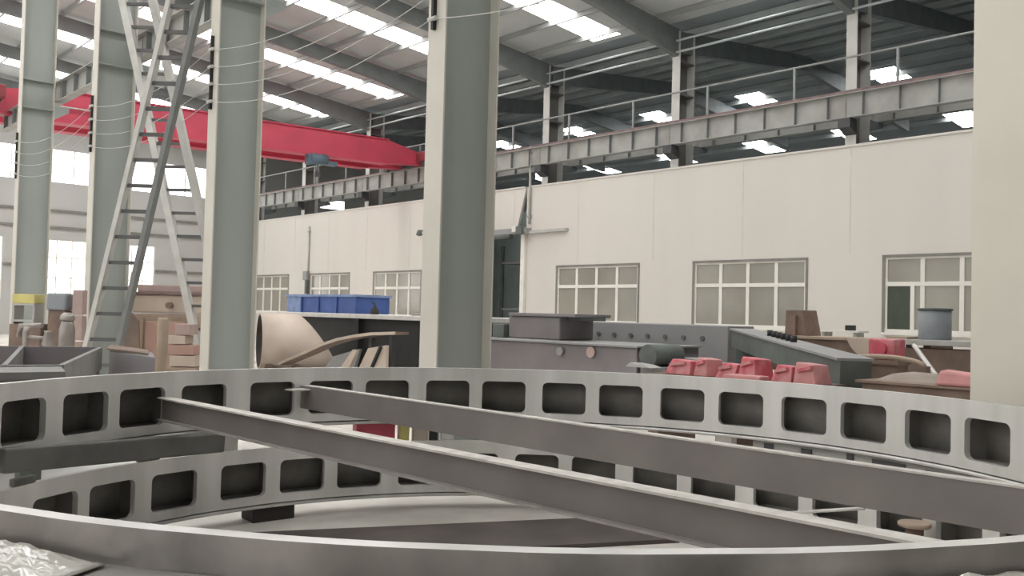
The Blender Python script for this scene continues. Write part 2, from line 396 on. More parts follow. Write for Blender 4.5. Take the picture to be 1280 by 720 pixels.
t = MB(); t.lathe((-31.3, YB - .25, 4.95), [(.05, 0), (.14, .04), (.1, .2), (.04, .26)], 12); t.build('hook_end', 'slate', o)

# ------------------------------------------------------------------ steel columns
def h_column(label, x, y, h, w, d, tf, mat, mat_fl, group, corbel=None, stiff=(), web_x=0.):
    """x,y = outer left-front corner; web in the middle of the flanges"""
    c = thing('steel_column', label, 'column', (x + w / 2, y + d / 2, 0), 0, group)
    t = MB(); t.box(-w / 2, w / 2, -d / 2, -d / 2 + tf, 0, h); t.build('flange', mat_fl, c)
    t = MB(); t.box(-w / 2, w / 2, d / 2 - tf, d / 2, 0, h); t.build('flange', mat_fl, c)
    t = MB(); t.box(web_x - .012, web_x + .012, -d / 2 + tf, d / 2 - tf, 0, h); t.build('web', mat, c)
    for z in stiff:
        for sx in (-1, 1):
            if web_x: t = MB(); t.box(web_x + .012, w / 2 - .01, -d / 2 + tf, d / 2 - tf, z, z + .05); t.build('stiffener', mat, c); break
            t = MB(); t.box(min(sx * .012, sx * (w / 2 - .01)), max(sx * .012, sx * (w / 2 - .01)), -d / 2 + tf, d / 2 - tf, z, z + .025); t.build('stiffener', mat, c)
    t = MB(); t.box(-w / 2 - .12, w / 2 + .12, -d / 2 - .12, d / 2 + .12, 0, FLOOR + .03); t.build('base_plate', mat, c)
    if corbel:
        t = MB()
        for s_ in (1,):
            t.prism([(-.16, d / 2, corbel - .25), (-.16, d / 2, corbel), (-.16, d / 2 + .36, corbel), (-.16, d / 2 + .36, corbel - .12), (-.16, d / 2, corbel - .35)][1:], (.32, 0, 0))
        t.build('corbel', mat, c)
    return c
YA = 6.16
AX = [-26.41 + 6 * k for k in range(5)]
alab = ['grey green steel column at the far left, beside the yellow topped machine',
        'grey green steel column behind the foot of the leaning ladder',
        'grey green steel column just right of the crossed ladders',
        'tall wide grey green steel column in the middle of the hall',
        'pale cream faced steel column filling the right edge']
for k, x in enumerate(AX):
    c = h_column(alab[k], x, YA, 12.2, .32, .80, .022, 'col_paint', 'cream5' if k == 4 else 'col_lit', 'near row of steel columns', corbel=6.95, stiff=(6.82, 7.55))
    t = MB(); t.box(.012, .155, -.376, .376, 6.845, 7.55)
    t = MB(); t.box(-.05, -.01, -.45, -.40, 4.95, 6.15); ib = t.build('insulator_bar', 'black', c)
    for q in range(4):
        t = MB(); t.tube([(-.1, -.44, 5.07 + .285 * q), (.04, -.44, 5.07 + .285 * q)], .028, 8); t.build('insulator', 'wire', ib)
# bare conductor wires strung between the insulators
for k in range(4):
    for q in range(4):
        z0 = 5.07 + .285 * q
        pts = []
        for i in range(17):
            t_ = i / 16; sag = .30 * 4 * t_ * (1 - t_)
            pts.append((AX[k] + .13 + 6 * t_, YA - .05, z0 - sag))
        w = MB(); w.tube(pts, .0055, 6)
        tag(w.build('conductor_wire', 'wire'), 'thin sagging wire, %s from below, strung rightwards off the %s near column' % (ORD[q], ORD[k]), 'wire', 'conductor wires along the near columns')

BX = [-6.45 - 5.97 * k for k in range(8)]
blab = ['pale steel column over the far wall hidden by the right edge', 'pale twin flange column above the white wall, nearest the right edge',
        'pale steel column above the white wall, middle of the three right of the tall middle column', 'pale steel column above the dark doorway',
        'pale steel column directly behind the tall middle column', 'slim pale far column right of the blue hoist', 'slim pale far column below the blue hoist',
        'slim pale far column in the wall corner behind the ladder column']
for k, x in enumerate(BX):
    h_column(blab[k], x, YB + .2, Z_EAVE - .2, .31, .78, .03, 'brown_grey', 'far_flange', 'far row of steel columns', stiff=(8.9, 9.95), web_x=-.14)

# ------------------------------------------------------------------ crane runways
def runway_bay(label, loc, mat, group, L=5.95, h=.62, n=6):
    r = thing('runway_beam', label, 'crane runway beam', loc, 0, group)
    t = MB(); t.box(0, L, -.006, .006, -h, 0); t.build('web', mat, r)
    t = MB(); t.box(0, L, -.15, .15, 0, .02); t.build('top_flange', mat, r)
    t = MB(); t.box(0, L, -.12, .12, -h - .02, -h); t.build('bottom_flange', mat, r)
    s0 = None
    for i in range(n):
        if s0 is None:
            t = MB(); t.box(-.007, .007, -.115, -.006, -h, 0); s0 = t.build('stiffener', 'rail_red' if False else 'rafter', r); s = s0
        else: s = s0.copy(); COL.objects.link(s); s.parent = r
        s.location = (L * (i + .5) / n, 0, 0)
    return r
RB = 7.98
fr = None
for k in range(8):
    x = BX[k] + .17
    lab = 'grey stiffened runway beam above the white wall, %s bay from the right' % ORD[k]
    if fr is None: fr = runway_bay(lab, (x, YB - .05, RB - .1), 'runway', 'far runway beams')
    else: dup(fr, (x, YB - .05, RB - .1), label=lab)
rr = None
for k in range(8):
    x = BX[k] + .17
    lab = 'rear runway beam glimpsed behind the front one, %s bay from the right' % ORD[k]
    if rr is None: rr = runway_bay(lab, (x, YB + 1.5, RB - .16), 'runway', 'rear runway beams', n=5, h=.44)
    else: dup(rr, (x, YB + 1.5, RB - .16), label=lab)
for k, x in enumerate(BX):
    o = thing('column_bracket', 'dark corbel under the far runway at the %s column from the right' % ORD[k], 'bracket', (x + .17, YB, 0), 0, 'corbels of the far runway')
    t = MB(); t.prism([(-.17, -.2, RB - .75), (-.17, -.2, RB - 1.0), (-.17, .2, RB - 1.15), (-.17, .2, RB - .75)], (.34, 0, 0)); t.build('arm', 'dk_steel', o)
    t = MB(); t.prism([(-.17, .98, RB - .63), (-.17, 1.7, RB - .63), (-.17, 1.7, RB - .75), (-.17, .98, RB - .95)], (.34, 0, 0)); t.build('arm', 'rafter', o)
rl = MB(); rl.box(BX[-1], XR, YB - .09, YB - .01, RB - .08, RB + .02); tag(rl.build('crane_rail', 'rail_red'), 'rust brown crane rail on top of the far runway beam', 'rail')
hr = thing('handrail', 'thin grey walkway handrail above the far runway beam', 'handrail')
t = MB(); t.tube([(XE + 1, YB + .05, 8.93), (XR - .1, YB + .05, 8.93)], .032, 8); t.build('top_rail', 'purlin', hr)
p0 = None
for k in range(18):
    if p0 is None: t = MB(); t.box(-.03, .03, YB + .02, YB + .08, RB - .08, 8.93); p0 = p = t.build('post', 'purlin', hr)
    else: p = p0.copy(); COL.objects.link(p); p.parent = hr
    p.location = (BX[0] + 4.5 - 2.985 * k, 0, 0)
for z, yy, lab in ((10.25, YB + .1, 'lower pale eave strut running between the far columns'), (10.62, YB + .1, 'upper pale eave strut below the hall roof edge')):
    t = MB(); t.tube([(XE + .2, yy, z), (XR - .1, yy, z)], .04, 8); tag(t.build('eave_strut', 'far_purlin'), lab, 'strut')
# near runway along the near columns
nr = None
for k in range(5):
    x = AX[k] + .17 - 6
    lab = 'stiffened crane runway beam beside the near columns, %s bay from the left' % ORD[k]
    if nr is None: nr = runway_bay(lab, (x, YA + .98, 7.60), 'runway', 'near runway beams', h=.47)
    else: dup(nr, (x, YA + .98, 7.60), label=lab)
rl = MB(); rl.box(AX[0] - 6, AX[4] + 1, YA + .94, YA + 1.02, 7.621, 7.69); tag(rl.build('crane_rail', 'rail_red'), 'rail on top of the near runway beam among the left columns', 'rail')

# ------------------------------------------------------------------ overhead travelling crane
cx = -31.4
q = 31.4 / 26.5
def cz(z): return EYE + (z - EYE) * q
cr = thing('bridge_crane', 'red overhead travelling crane bridge spanning the hall below the roof', 'crane', (cx, 0, 0))
ya, yb, yc, yd = 6.4, 8.0, 21.0, 22.8
A0, A1 = cz(6.50), cz(7.28)        # left end bottom / top
for dx, nm in ((0, 'main_girder'), (-1.6, 'main_girder')):
    t = MB()
    prof = [(dx - .2, ya, cz(6.62)), (dx - .2, yb, cz(6.60)), (dx - .2, yc, cz(6.86)), (dx - .2, yd, cz(6.98)), (dx - .2, yd, cz(7.36)), (dx - .2, yc, cz(7.66)), (dx - .2, 14.0, cz(7.55)), (dx - .2, yb, cz(7.42)), (dx - .2, ya, cz(7.2))]
    t.prism(prof, (.4, 0, 0)); t.build(nm, 'crane_red', cr)
    t = MB(); t.bar((dx + .02, yb, cz(6.60) - .02), (dx + .02, yc, cz(6.86) - .02), .55, .05); t.build('bottom_flange', 'crane_red', cr)
    t = MB(); t.bar((dx + .02, 8.0, cz(7.42) + .02), (dx + .02, yc, cz(7.66) + .02), .5, .04); t.build('top_flange', 'crane_red', cr)
for yy, zz in ((ya + .2, 7.95), (yd - .25, 8.16)):
    t = MB(); t.box(-2.6, 1.0, yy - .16, yy + .16, zz - .12, zz + .28); e = t.build('end_carriage', 'crane_dk', cr, bevel=.03)
    for xx in (-2.2, .6):
        w = MB(); w.tube([(xx, yy - .07, zz - .16), (xx, yy + .07, zz - .16)], .16, 18); w.build('wheel', 'dk_steel', e)
t = MB(); t.box(.15, .55, 6.1, 6.5, 6.75, 7.65); t.build('control_cabinet', 'lt_steel', cr, bevel=.02)
t = MB(); t.tube([(.3, yb, cz(7.0)), (.3, 10.2, cz(7.02))], .03, 8); t.build('cable_track', 'wire', cr)
ho = thing('electric_hoist', 'blue grey electric hoist hanging below the red crane bridge', 'hoist', (cx, 0, 0))
t = MB(); t.tube([(.15, 17.45, 7.55), (.15, 18.15, 7.57)], .22, 16); t.build('drum_housing', 'hoist_blue', ho)
t = MB(); t.box(0, .3, 17.3, 17.5, 7.3, 7.72); t.build('gearbox', 'hoist_blue', ho, bevel=.03)
t = MB(); t.tube([(.15, 17.8, 7.4), (.15, 17.8, 7.0)], .02, 6); t.build('rope', 'dk_steel', ho)
t = MB(); t.box(.07, .23, 17.7, 17.9, 6.86, 7.05); t.build('hook_block', 'dk_steel', ho, bevel=.03)
t = MB(); t.box(0, .3, 18.15, 18.6, 7.36, 7.52); t.build('motor', 'hoist_blue', ho, bevel=.03)

# ------------------------------------------------------------------ crossed access ladders
def ladder(name, label, a0, a1, b0, b1, z0, z1, nr, side_a, side_b, w=.075, d=.19):
    """two rails a0->a1 and b0->b1 (bottom and top points), rungs between"""
    L = thing(name, label, 'ladder')
    t = MB(); t.bar(a0, a1, w, d, up=(.74, -.67, 0)); t.build('rail', side_a, L)
    t = MB(); t.bar(b0, b1, w, d, up=(.74, -.67, 0)); t.build('rail', side_b, L)
    for i in range(nr):
        t_ = (i + .7) / nr
        pa = Vector(a0).lerp(Vector(a1), t_); pb = Vector(b0).lerp(Vector(b1), t_)
        t = MB(); t.bar(pa, pb, .06, .06); t.build('rung', 'rung', L)
    return L
def ext(p, q_, z):   # extend the line p-q to height z
    p, q_ = Vector(p), Vector(q_); k = (z - p.z) / (q_.z - p.z); return p + (q_ - p) * k
sc = lambda p, k: tuple(Vector((0, 0, EYE)) + (Vector(p) - Vector((0, 0, EYE))) * k)
LA = [(-16.869, 5.2, .999), (-15.878, 6.044, 7.097)]; LB = [(-16.495, 5.617, 1.013), (-15.532, 6.43, 7.11)]
LA = [sc(p, .95) for p in LA]; LB = [sc(p, .95) for p in LB]
ladder('steel_ladder', 'tall steel ladder leaning to the right with dark rungs, its feet left', ext(*LA, 0), ext(*LA, 9), ext(*LB, 0), ext(*LB, 9), 0, 9, 21, 'alu', 'alu_dk')
LC = [sc(p, 1.17) for p in ((-15.605, 6.606, 1.046), (-16.44, 5.419, 7.075))]; LD = [sc(p, 1.17) for p in ((-15.231, 7.022, 1.102), (-16.093, 5.804, 7.089))]
ladder('steel_ladder', 'pale steel ladder leaning to the left across the other, beside the third column', ext(*LC, 0), ext(*LC, 9), ext(*LD, 0), ext(*LD, 9), 0, 9, 19, 'alu', 'lt_steel', w=.14)

# ------------------------------------------------------------------ the two machined ring frames
RC = Vector((-3.4818, 3.1991, 0)); R0, R1, R2 = 2.905, 2.95, 3.15
vis_ang = [63.0, 72.2, 82.2, 91.5, 101.5, 110.9, 120.9, 130.2, 140.1, 149.3, 159.2, 168.4, 177.8, 188.7, 198.4, 207.3, 217.1]
rest = [217.1 + 9.805 * i for i in range(1, 21)]
POCK = vis_ang + rest
ribs = [(POCK[i] + (POCK[i + 1] if i + 1 < len(POCK) else POCK[0] + 360)) / 2 for i in range(len(POCK))]
def arc_plate(b, ra, rb_, z0, z1, n=148, a0=0., a1=360.):
    full = abs(a1 - a0 - 360) < 1e-6
    N = n if full else n + 1
    rings = []
    for (r, z) in ((ra, z0), (rb_, z0), (rb_, z1), (ra, z1)):
        rings.append([b.bm.verts.new((r * math.cos(math.radians(a0 + (a1 - a0) * i / n)), r * math.sin(math.radians(a0 + (a1 - a0) * i / n)), z)) for i in range(N)])
    for j in range(4):
        A, B = rings[j], rings[(j + 1) % 4]
        for i in range(N if full else N - 1):
            k = (i + 1) % N
            fc = b.bm.faces.new((A[i], A[k], B[k], B[i])); fc.smooth = j in (1, 3)
ZP0, ZP1, ZB, ZTp = .93 - .87, 1.187 - .87, 0., .42
def inner_plate():
    b = MB(); V = b.bm.verts
    def at(ang, z, r): a = math.radians(ang); return (r * math.cos(a), r * math.sin(a), z)
    for i, c in enumerate(POCK):
        lo = ribs[i - 1] if i else ribs[-1] - 360
        hi = ribs[i]
        hw, cr_ = 3.56, .85          # half width in degrees, corner radius in degrees (x) / metres (z)
        cz_ = .043
        inner = []
        for (sx, sz, t0) in ((1, 1, 0), (-1, 1, 90), (-1, -1, 180), (1, -1, 270)):
            for q_ in range(5):
                t_ = math.radians(t0 + 22.5 * q_)
                inner.append((c + sx * (hw - cr_) + cr_ * math.cos(t_), (ZP1 - cz_ if sz > 0 else ZP0 + cz_) + cz_ * math.sin(t_)))
        # outer loop: match each inner point with a point on the cell border
        outer = []
        for (sx, sz, t0) in ((1, 1, 0), (-1, 1, 90), (-1, -1, 180), (1, -1, 270)):
            X = hi if sx > 0 else lo; Z = ZTp if sz > 0 else ZB
            ix = c + sx * (hw - cr_); iz = ZP1 - cz_ if sz > 0 else ZP0 + cz_
            seq = [(X, iz), (X, (iz + Z) / 2), (X, Z), ((X + ix) / 2, Z), (ix, Z)]
            if t0 in (90, 270): seq = seq[::-1]
            outer += seq
        n = len(inner)
        vi0 = [V.new(at(a, z, R0)) for a, z in inner]; vo0 = [V.new(at(a, z, R0)) for a, z in outer]
        vi1 = [V.new(at(a, z, R1)) for a, z in inner]; vo1 = [V.new(at(a, z, R1)) for a, z in outer]
        for k in range(n):
            j = (k + 1) % n
            b.bm.faces.new((vi0[k], vi0[j], vo0[j], vo0[k])); b.bm.faces.new((vi1[k], vo1[k], vo1[j], vi1[j]))
            b.bm.faces.new((vi0[k], vi1[k], vi1[j], vi0[j]))
            if abs(outer[k][1] - outer[j][1]) < 1e-6 and abs(outer[k][1] - (ZTp if outer[k][1] > .2 else ZB)) < 1e-6:
                b.bm.faces.new((vo0[k], vo0[j], vo1[j], vo1[k]))
    bmesh.ops.remove_doubles(b.bm, verts=b.bm.verts, dist=1e-4)
    return b
def ring_frame(label, z):
    r = thing('ring_frame', label, 'ring frame', (RC.x, RC.y, z))
    ip = inner_plate().build('inner_plate', 'ring', r)
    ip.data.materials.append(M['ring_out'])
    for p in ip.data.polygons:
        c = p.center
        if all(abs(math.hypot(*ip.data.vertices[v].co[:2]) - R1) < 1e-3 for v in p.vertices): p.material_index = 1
    t = MB(); arc_plate(t, R0 + .006, R2, -.034, -.009); t.build('base_lip', 'ring', r)
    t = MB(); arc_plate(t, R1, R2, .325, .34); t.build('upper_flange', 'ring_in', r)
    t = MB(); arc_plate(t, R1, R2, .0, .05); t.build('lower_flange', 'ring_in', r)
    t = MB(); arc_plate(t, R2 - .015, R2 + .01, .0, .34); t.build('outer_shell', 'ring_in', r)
    d0 = None
    for a in ribs:
        if d0 is None:
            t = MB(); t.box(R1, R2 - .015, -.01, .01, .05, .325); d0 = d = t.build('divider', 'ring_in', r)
        else: d = d0.copy(); COL.objects.link(d); d.parent = r
        d.rotation_euler = (0, 0, math.radians(a))
    return r
up = ring_frame('large upper machined steel ring frame with rounded rectangular pockets', .87)
lowr = dup(up, (RC.x, RC.y, .27), math.radians(4.2), label='lower steel ring frame of the stack, beneath the upper one')
def onring(ang, r, z): a = math.radians(ang); return (RC.x + r * math.cos(a), RC.y + r * math.sin(a), z)
def radial_block(name, mat, ang, r, w, d, z0, z1, bevel=.008):
    t = MB(); t.box(-d / 2, d / 2, -w / 2, w / 2, 0, z1 - z0)
    o = t.build(name, mat, None, bevel=bevel, local=True); o.location = onring(ang, r, z0); o.rotation_euler = (0, 0, math.radians(ang)); return o
# ring supports and packing
sup = [(176.8, 'black timber block under the lower ring at the left of centre'), (131, 'black timber block under the far side of the lower ring'), (84, 'black timber block under the right far side of the lower ring'),
       (220, 'black timber block under the left side of the lower ring'), (38, 'black timber block under the right side of the lower ring'), (268, 'black timber block under the near left of the lower ring'), (312, 'black timber block under the nearest part of the lower ring'), (355, 'black timber block under the near right of the lower ring')]
for a, lab in sup: tag(radial_block('timber_block', 'wood', a, 3.03, .34, .22, FLOOR, .235), lab, 'block', 'timber blocks under the rings')
pack = [(160.6, 3.10, .32, .16, .69, .875, 'redbright', 'bright red packing block between the stacked rings', 'packing_block'),
        (153.3, 3.08, .12, .14, .69, .86, 'tan_lt', 'pale packing block right of the red block between the rings', 'packing_block'),
        (149.0, 3.06, .11, .14, .69, .85, 'white_steel', 'white packing block between the rings, below the tall middle column', 'packing_block'),
        (156.0, 3.05, .08, .12, .69, .87, 'yellow', 'small yellowish packing block touching the red block', 'packing_block'),
        (151.2, 3.05, .06, .12, .69, .84, 'black', 'small black packing block between the pale ones', 'packing_block'),
        (184.6, 3.0, .22, .16, .69, .80, 'white_steel', 'pale steel packing block beyond the end of the dark bar', 'packing_block'),
        (104.5, 3.02, .13, .12, .69, .872, 'white_steel', 'white lug under the upper ring, right of centre', 'packing_block'),
        (87.8, 3.02, .15, .12, .69, .872, 'white_steel', 'white lug under the upper ring with dark gaps beside it', 'packing_block'),
        (75.0, 3.02, .18, .12, .69, .872, 'lt_steel', 'slanting pale lug under the right part of the upper ring', 'packing_block'),
        (65.2, 3.02, .16, .14, .69, .872, 'slate', 'dark packing block under the far right of the upper ring', 'packing_block'),
        (96.5, 3.1, .12, .12, .69, .87, 'slate', 'dark packing block between the two white lugs', 'packing_block'),
        (30, 3.05, .2, .14, .69, .872, 'slate', 'dark packing block between rings at the right side', 'packing_block'),
        (250, 3.05, .2, .14, .69, .872, 'slate', 'dark packing block between rings at the near left side', 'packing_block'),
        (330, 3.05, .2, .14, .69, .872, 'slate', 'dark packing block between rings at the near right side', 'packing_block'),
        (196.8, 2.98, .17, .1, .69, .735, 'bar', 'small lug on the lower ring below the dark bar', 'lug'),
        (216.2, 2.98, .17, .1, .69, .735, 'bar', 'small lug on the lower ring at far left', 'lug')]
for a, r, w, d, z0, z1, mt, lab, nm in pack: tag(radial_block(nm, mt, a, (2.93 if nm == 'lug' else R1 + .004 + d / 2) + (.045 if 58 < a < 101 else 0), w, .045 if nm == 'lug' else d, .691 if nm == 'lug' else .612, min(z1, .834)), lab, 'block' if nm != 'lug' else 'lug')
sb_ = thing('spacer_strip', 'curved pale steel strip with square holes between the rings at right', 'strip', (RC.x, RC.y, .69))
t = MB(); arc_plate(t, 2.97, 2.99, 0, .142, 40, 58, 100); 
for k_ in (0, -1): pass
t.build('strip', 'lt_steel', sb_)
for a_, h0, h1, w_ in ((97.5, .06, .125, .07), (94.4, .03, .06, .05), (91.6, .08, .12, .08), (84.9, .05, .13, .05), (79, .03, .12, .26), (71.5, .07, .11, .2), (68.5, .02, .05, .1)):
    t = MB(); t.box(2.955, 2.971, -w_ / 2, w_ / 2, h0, h1); o_ = t.build('slot', 'dk_steel', sb_); o_.rotation_euler = (0, 0, math.radians(a_))
# dark box bar lying across the left of the lower ring
t = MB(); t.bar((-6.235, 2.85, .785), (-5.57, 1.285, .88), .07, .138); o = tag(t.build('box_bar', 'bar', bevel=.012), 'dark steel box bar wedged between the two rings at left', 'bar')

# bracing beams across the upper ring
def i_beam(label, p, q_, h, w, tw, tf):
    p, q_ = Vector(p), Vector(q_); d = q_ - p
    b = thing('brace_beam', label, 'beam', p, math.atan2(d.y, d.x)); L = d.length
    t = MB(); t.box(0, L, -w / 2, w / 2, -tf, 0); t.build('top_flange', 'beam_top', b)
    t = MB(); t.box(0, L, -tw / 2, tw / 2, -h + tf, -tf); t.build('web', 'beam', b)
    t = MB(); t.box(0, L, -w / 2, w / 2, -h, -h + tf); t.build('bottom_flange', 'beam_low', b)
    return b
i_beam('long rusty I-beam brace crossing the ring, the lower left one with scuffed pale top flange', (-6.30, 2.446, 1.118), (-.66, 2.743, 1.118), .158, .09, .012, .010)
ch = thing('brace_beam', 'long dark channel brace crossing the ring behind the I-beam', 'beam', (-6.36, 3.545, 1.155), math.atan2(.13, 5.1))
Lc = 5.68
t = MB(); t.box(0, Lc, -.008, .008, -.165, 0); t.build('web', 'beam', ch)
t = MB(); t.box(0, Lc, -.012, .045, 0, .008); t.build('top_flange', 'beam_top', ch)
t = MB(); t.box(0, Lc, -.008, .045, -.173, -.165); t.build('bottom_flange', 'beam', ch)
t = MB(); t.box(.02, .14, -.16, -.008, -.028, -.018); t.build('gusset', 'beam_top', ch)
# floor pieces seen through the rings
u_ = Vector((.422, .906, 0)); n_ = Vector((.906, -.422, 0)); p0 = Vector((-5.94, 3.25, FLOOR)) - u_ * .9
t = MB(); t.prism([p0, p0 + u_ * 3.6, p0 + u_ * 3.6 + n_ * .77, p0 + n_ * .77], (0, 0, .03)); tag(t.build('floor_plate', 'dkplate'), 'dark brown steel plate lying on the floor inside the rings', 'plate')
o = thing('pipe_flange', 'round rusty flange disc on a stub inside the lower ring at right', 'flange', (-2.62, 5.85, FLOOR))
t = MB(); t.lathe((0, 0, .33), [(.09, 0), (.10, .008), (.10, .025), (.09, .03)], 28); t.build('disc', 'tan', o)
t = MB(); t.lathe((0, 0, 0), [(.055, 0), (.055, .33)], 20); t.build('stub', 'brown', o)
t = MB(); t.tube([(-3.6, 5.95, .36), (-3.0, 5.94, .50)], .012, 8); tag(t.build('steel_rod', 'white_steel'), 'thin pale rod resting by the lower ring below the channel brace', 'rod')
t = MB(); t.box(-13, -8.0, .4, 4.6, FLOOR, FLOOR + .02); tag(t.build('floor_lit_patch', 'floor_lit'), 'sunlit patch of floor beyond the lower ring at left', 'sheet')  # white sheet laid in to carry the sunlit floor's brightness

# crumpled plastic film on the near left shelf of the upper ring
def film(label, ang0, ang1, ra, rb_, z, amp, seed):
    rnd = random.Random(seed); b = MB(); n, m_ = 34, 12; G = []
    ph = [(rnd.uniform(2, 9), rnd.uniform(2, 9), rnd.uniform(0, 6)) for _ in range(7)]
    for i in range(n + 1):
        row = []
        for j in range(m_ + 1):
            u, v = i / n, j / m_
            env = min(1, 6 * u * (1 - u)) * min(1, 5 * v * (1 - v) + .15)
            h = sum(abs(math.sin(a * u * 3 + c * v * 2 + p)) for a, c, p in ph) / 7
            a = ang0 + (ang1 - ang0) * u
            row.append(b.bm.verts.new(onring(a, ra + (rb_ - ra) * v, z + .006 + amp * env * h)))
        G.append(row)
    for i in range(n):
        for j in range(m_): f_ = b.bm.faces.new((G[i][j], G[i + 1][j], G[i + 1][j + 1], G[i][j + 1])); f_.smooth = True
    o = b.build('plastic_film', 'plastic'); md = o.modifiers.new('thick', 'SOLIDIFY'); md.thickness = .002
    return tag(o, label, 'plastic film')
film('crumpled white plastic film on the near ring at bottom left', -75, -59, 2.97, 3.16, 1.212, .05, 3)
film('crumpled grey plastic film on the near ring at bottom right', -33, -18, 2.97, 3.14, 1.212, .045, 9)

# ------------------------------------------------------------------ things behind the rings, right half
def simple(name, label, cat, b, mat, bevel=.015, group=None): return tag(b.build(name, mat, None, bevel), label, cat, group)
# big plum-grey welded box and the smaller one on it
bx = thing('welded_box', 'large plum grey welded steel box behind the ring, right of middle column', 'steel box')
t = MB(); t.box(-13.4, -9.30, 11.0, 12.6, .25, 1.27); t.build('body', 'plum', bx, .02)
t = MB(); t.box(-13.4, -9.24, 10.94, 12.6, 1.27, 1.30); t.build('top_plate', 'girder_grey', bx)
for xx in (-12.9, -9.8):
    t = MB(); t.box(xx - .1, xx + .1, 11.1, 12.5, 0, .25); t.build('foot', 'slate', bx)
t = MB(); t.tube([(-10.95, 10.99, 1.14), (-10.95, 10.93, 1.14)], .07, 16); t.build('boss', 'girder_grey', bx)
t = MB(); t.tube([(-10.25, 10.99, 1.16), (-10.25, 10.95, 1.16)], .09, 16); t.build('boss', 'pink_wash', bx)
b2_ = thing('machine_block', 'smaller plum grey block sitting on the large welded box', 'steel block')
t = MB(); t.box(-13.0, -11.62, 11.6, 12.5, 1.30, 1.72); t.build('body', 'plum', b2_, .03)
t = MB(); t.box(-12.95, -11.2, 11.55, 12.5, 1.72, 1.78); t.build('top_plate', 'plum', b2_, .01)
t = MB(); t.box(-11.6, -11.15, 11.8, 12.3, 1.66, 1.72); t.build('lug', 'slate', b2_)
t = MB(); t.box(-13.35, -13.02, 11.5, 12.4, 1.30, 1.56); simple('tool_case', 'small dark case on the welded box left of the plum block', 'case', t, 'slate')
g = thing('box_girder', 'long blue grey box girder with a row of holes below the windows', 'girder')
t = MB(); t.box(-13.6, -9.35, 13.5, 14.3, .3, 1.64); t.build('body', 'girder_grey', g, .02)
for k in range(9):
    xx = -13.25 + .42 * k
    t = MB(); t.tube([(xx, 13.495, 1.40), (xx, 13.47, 1.40)], .045, 12); t.build('bolt_hole', 'slate', g)
for xx in (-13.2, -9.8):
    t = MB(); t.box(xx - .15, xx + .15, 13.5, 14.3, 0, .3); t.build('foot', 'slate', g)
rl_ = thing('steel_roller', 'round dark steel roller end beside the plum welded box', 'roller')
t = MB(); t.tube([(-9.0, 10.9, 1.17), (-9.0, 11.6, 1.17)], .17, 24); t.build('drum', 'slate', rl_)
t = MB(); t.box(-9.18, -8.7, 10.95, 11.5, 0, 1.0); t.build('stand', 'plum', rl_)
t = MB(); t.prism([(-9.18, 10.6, 1.0), (-8.7, 10.6, 1.0), (-8.85, 10.6, 1.04), (-9.1, 10.6, 1.06)], (0, .28, 0)); t.build('tray', 'lt_steel', rl_)
# red oxide castings on a low pallet
pl = thing('timber_stand', 'timber stand carrying the red castings behind the ring', 'stand')
for k in range(5):
    t = MB(); t.box(-7.35, -5.1, 8.85 + .16 * k, 8.97 + .16 * k, 1.00, 1.06); t.build('slat', 'brown', pl)
for xx in (-7.2, -6.2, -5.25):
    t = MB(); t.box(xx - .08, xx + .08, 8.85, 9.6, 0, 1.0); t.build('bearer', 'brown', pl)
reds = [(-7.2, -6.78, 1.06, 1.245, 'redpart', .12, 'red casting with pale chipped edge, leftmost on the timber stand'),
        (-6.75, -6.52, 1.06, 1.285, 'redpale', -.05, 'pale pink upright casting, second from left on the stand'),
        (-6.45, -6.19, 1.06, 1.24, 'redpart', .2, 'red casting with a pale flat top, third from left on the stand'),
        (-6.13, -5.84, 1.06, 1.325, 'redpart', -.02, 'taller red casting in the middle of the timber stand'),
        (-5.70, -5.44, 1.06, 1.26, 'redpart', .1, 'red casting with a light rim, second from right on the stand'),
        (-5.41, -5.12, 1.06, 1.30, 'redpale', -.1, 'pink faced casting with sloping sides, rightmost on the timber stand')]
for x0, x1, z0, z1, mt, sk, lab in reds:
    c_ = thing('red_casting', lab, 'casting', ((x0 + x1) / 2, 9.2, z0), random.uniform(-.25, .25), 'red castings on the timber stand')
    w = (x1 - x0) / 2; h = z1 - z0
    t = MB(); t.hull8([(-w, -.16, 0), (w, -.16, 0), (w, .16, 0), (-w, .16, 0), (-w * .8 + sk * .3, -.1, h), (w * .75 + sk * .3, -.13, h * .93), (w * .75, .13, h * .9), (-w * .8, .12, h * .97)])
    t.build('body', mt, c_, .012)
    t = MB(); t.bar((-w * .6, -.14, h * .62), (w * .62, -.155, h * .8), .04, .035); t.build('rib', 'redpale' if mt == 'redpart' else 'redpart', c_)
t = MB(); t.box(-6.14, -5.66, 8.78, 8.98, 1.06, 1.13); simple('flat_bar', 'pale pink flat bar lying in front of the red castings', 'bar', t, 'redpale')
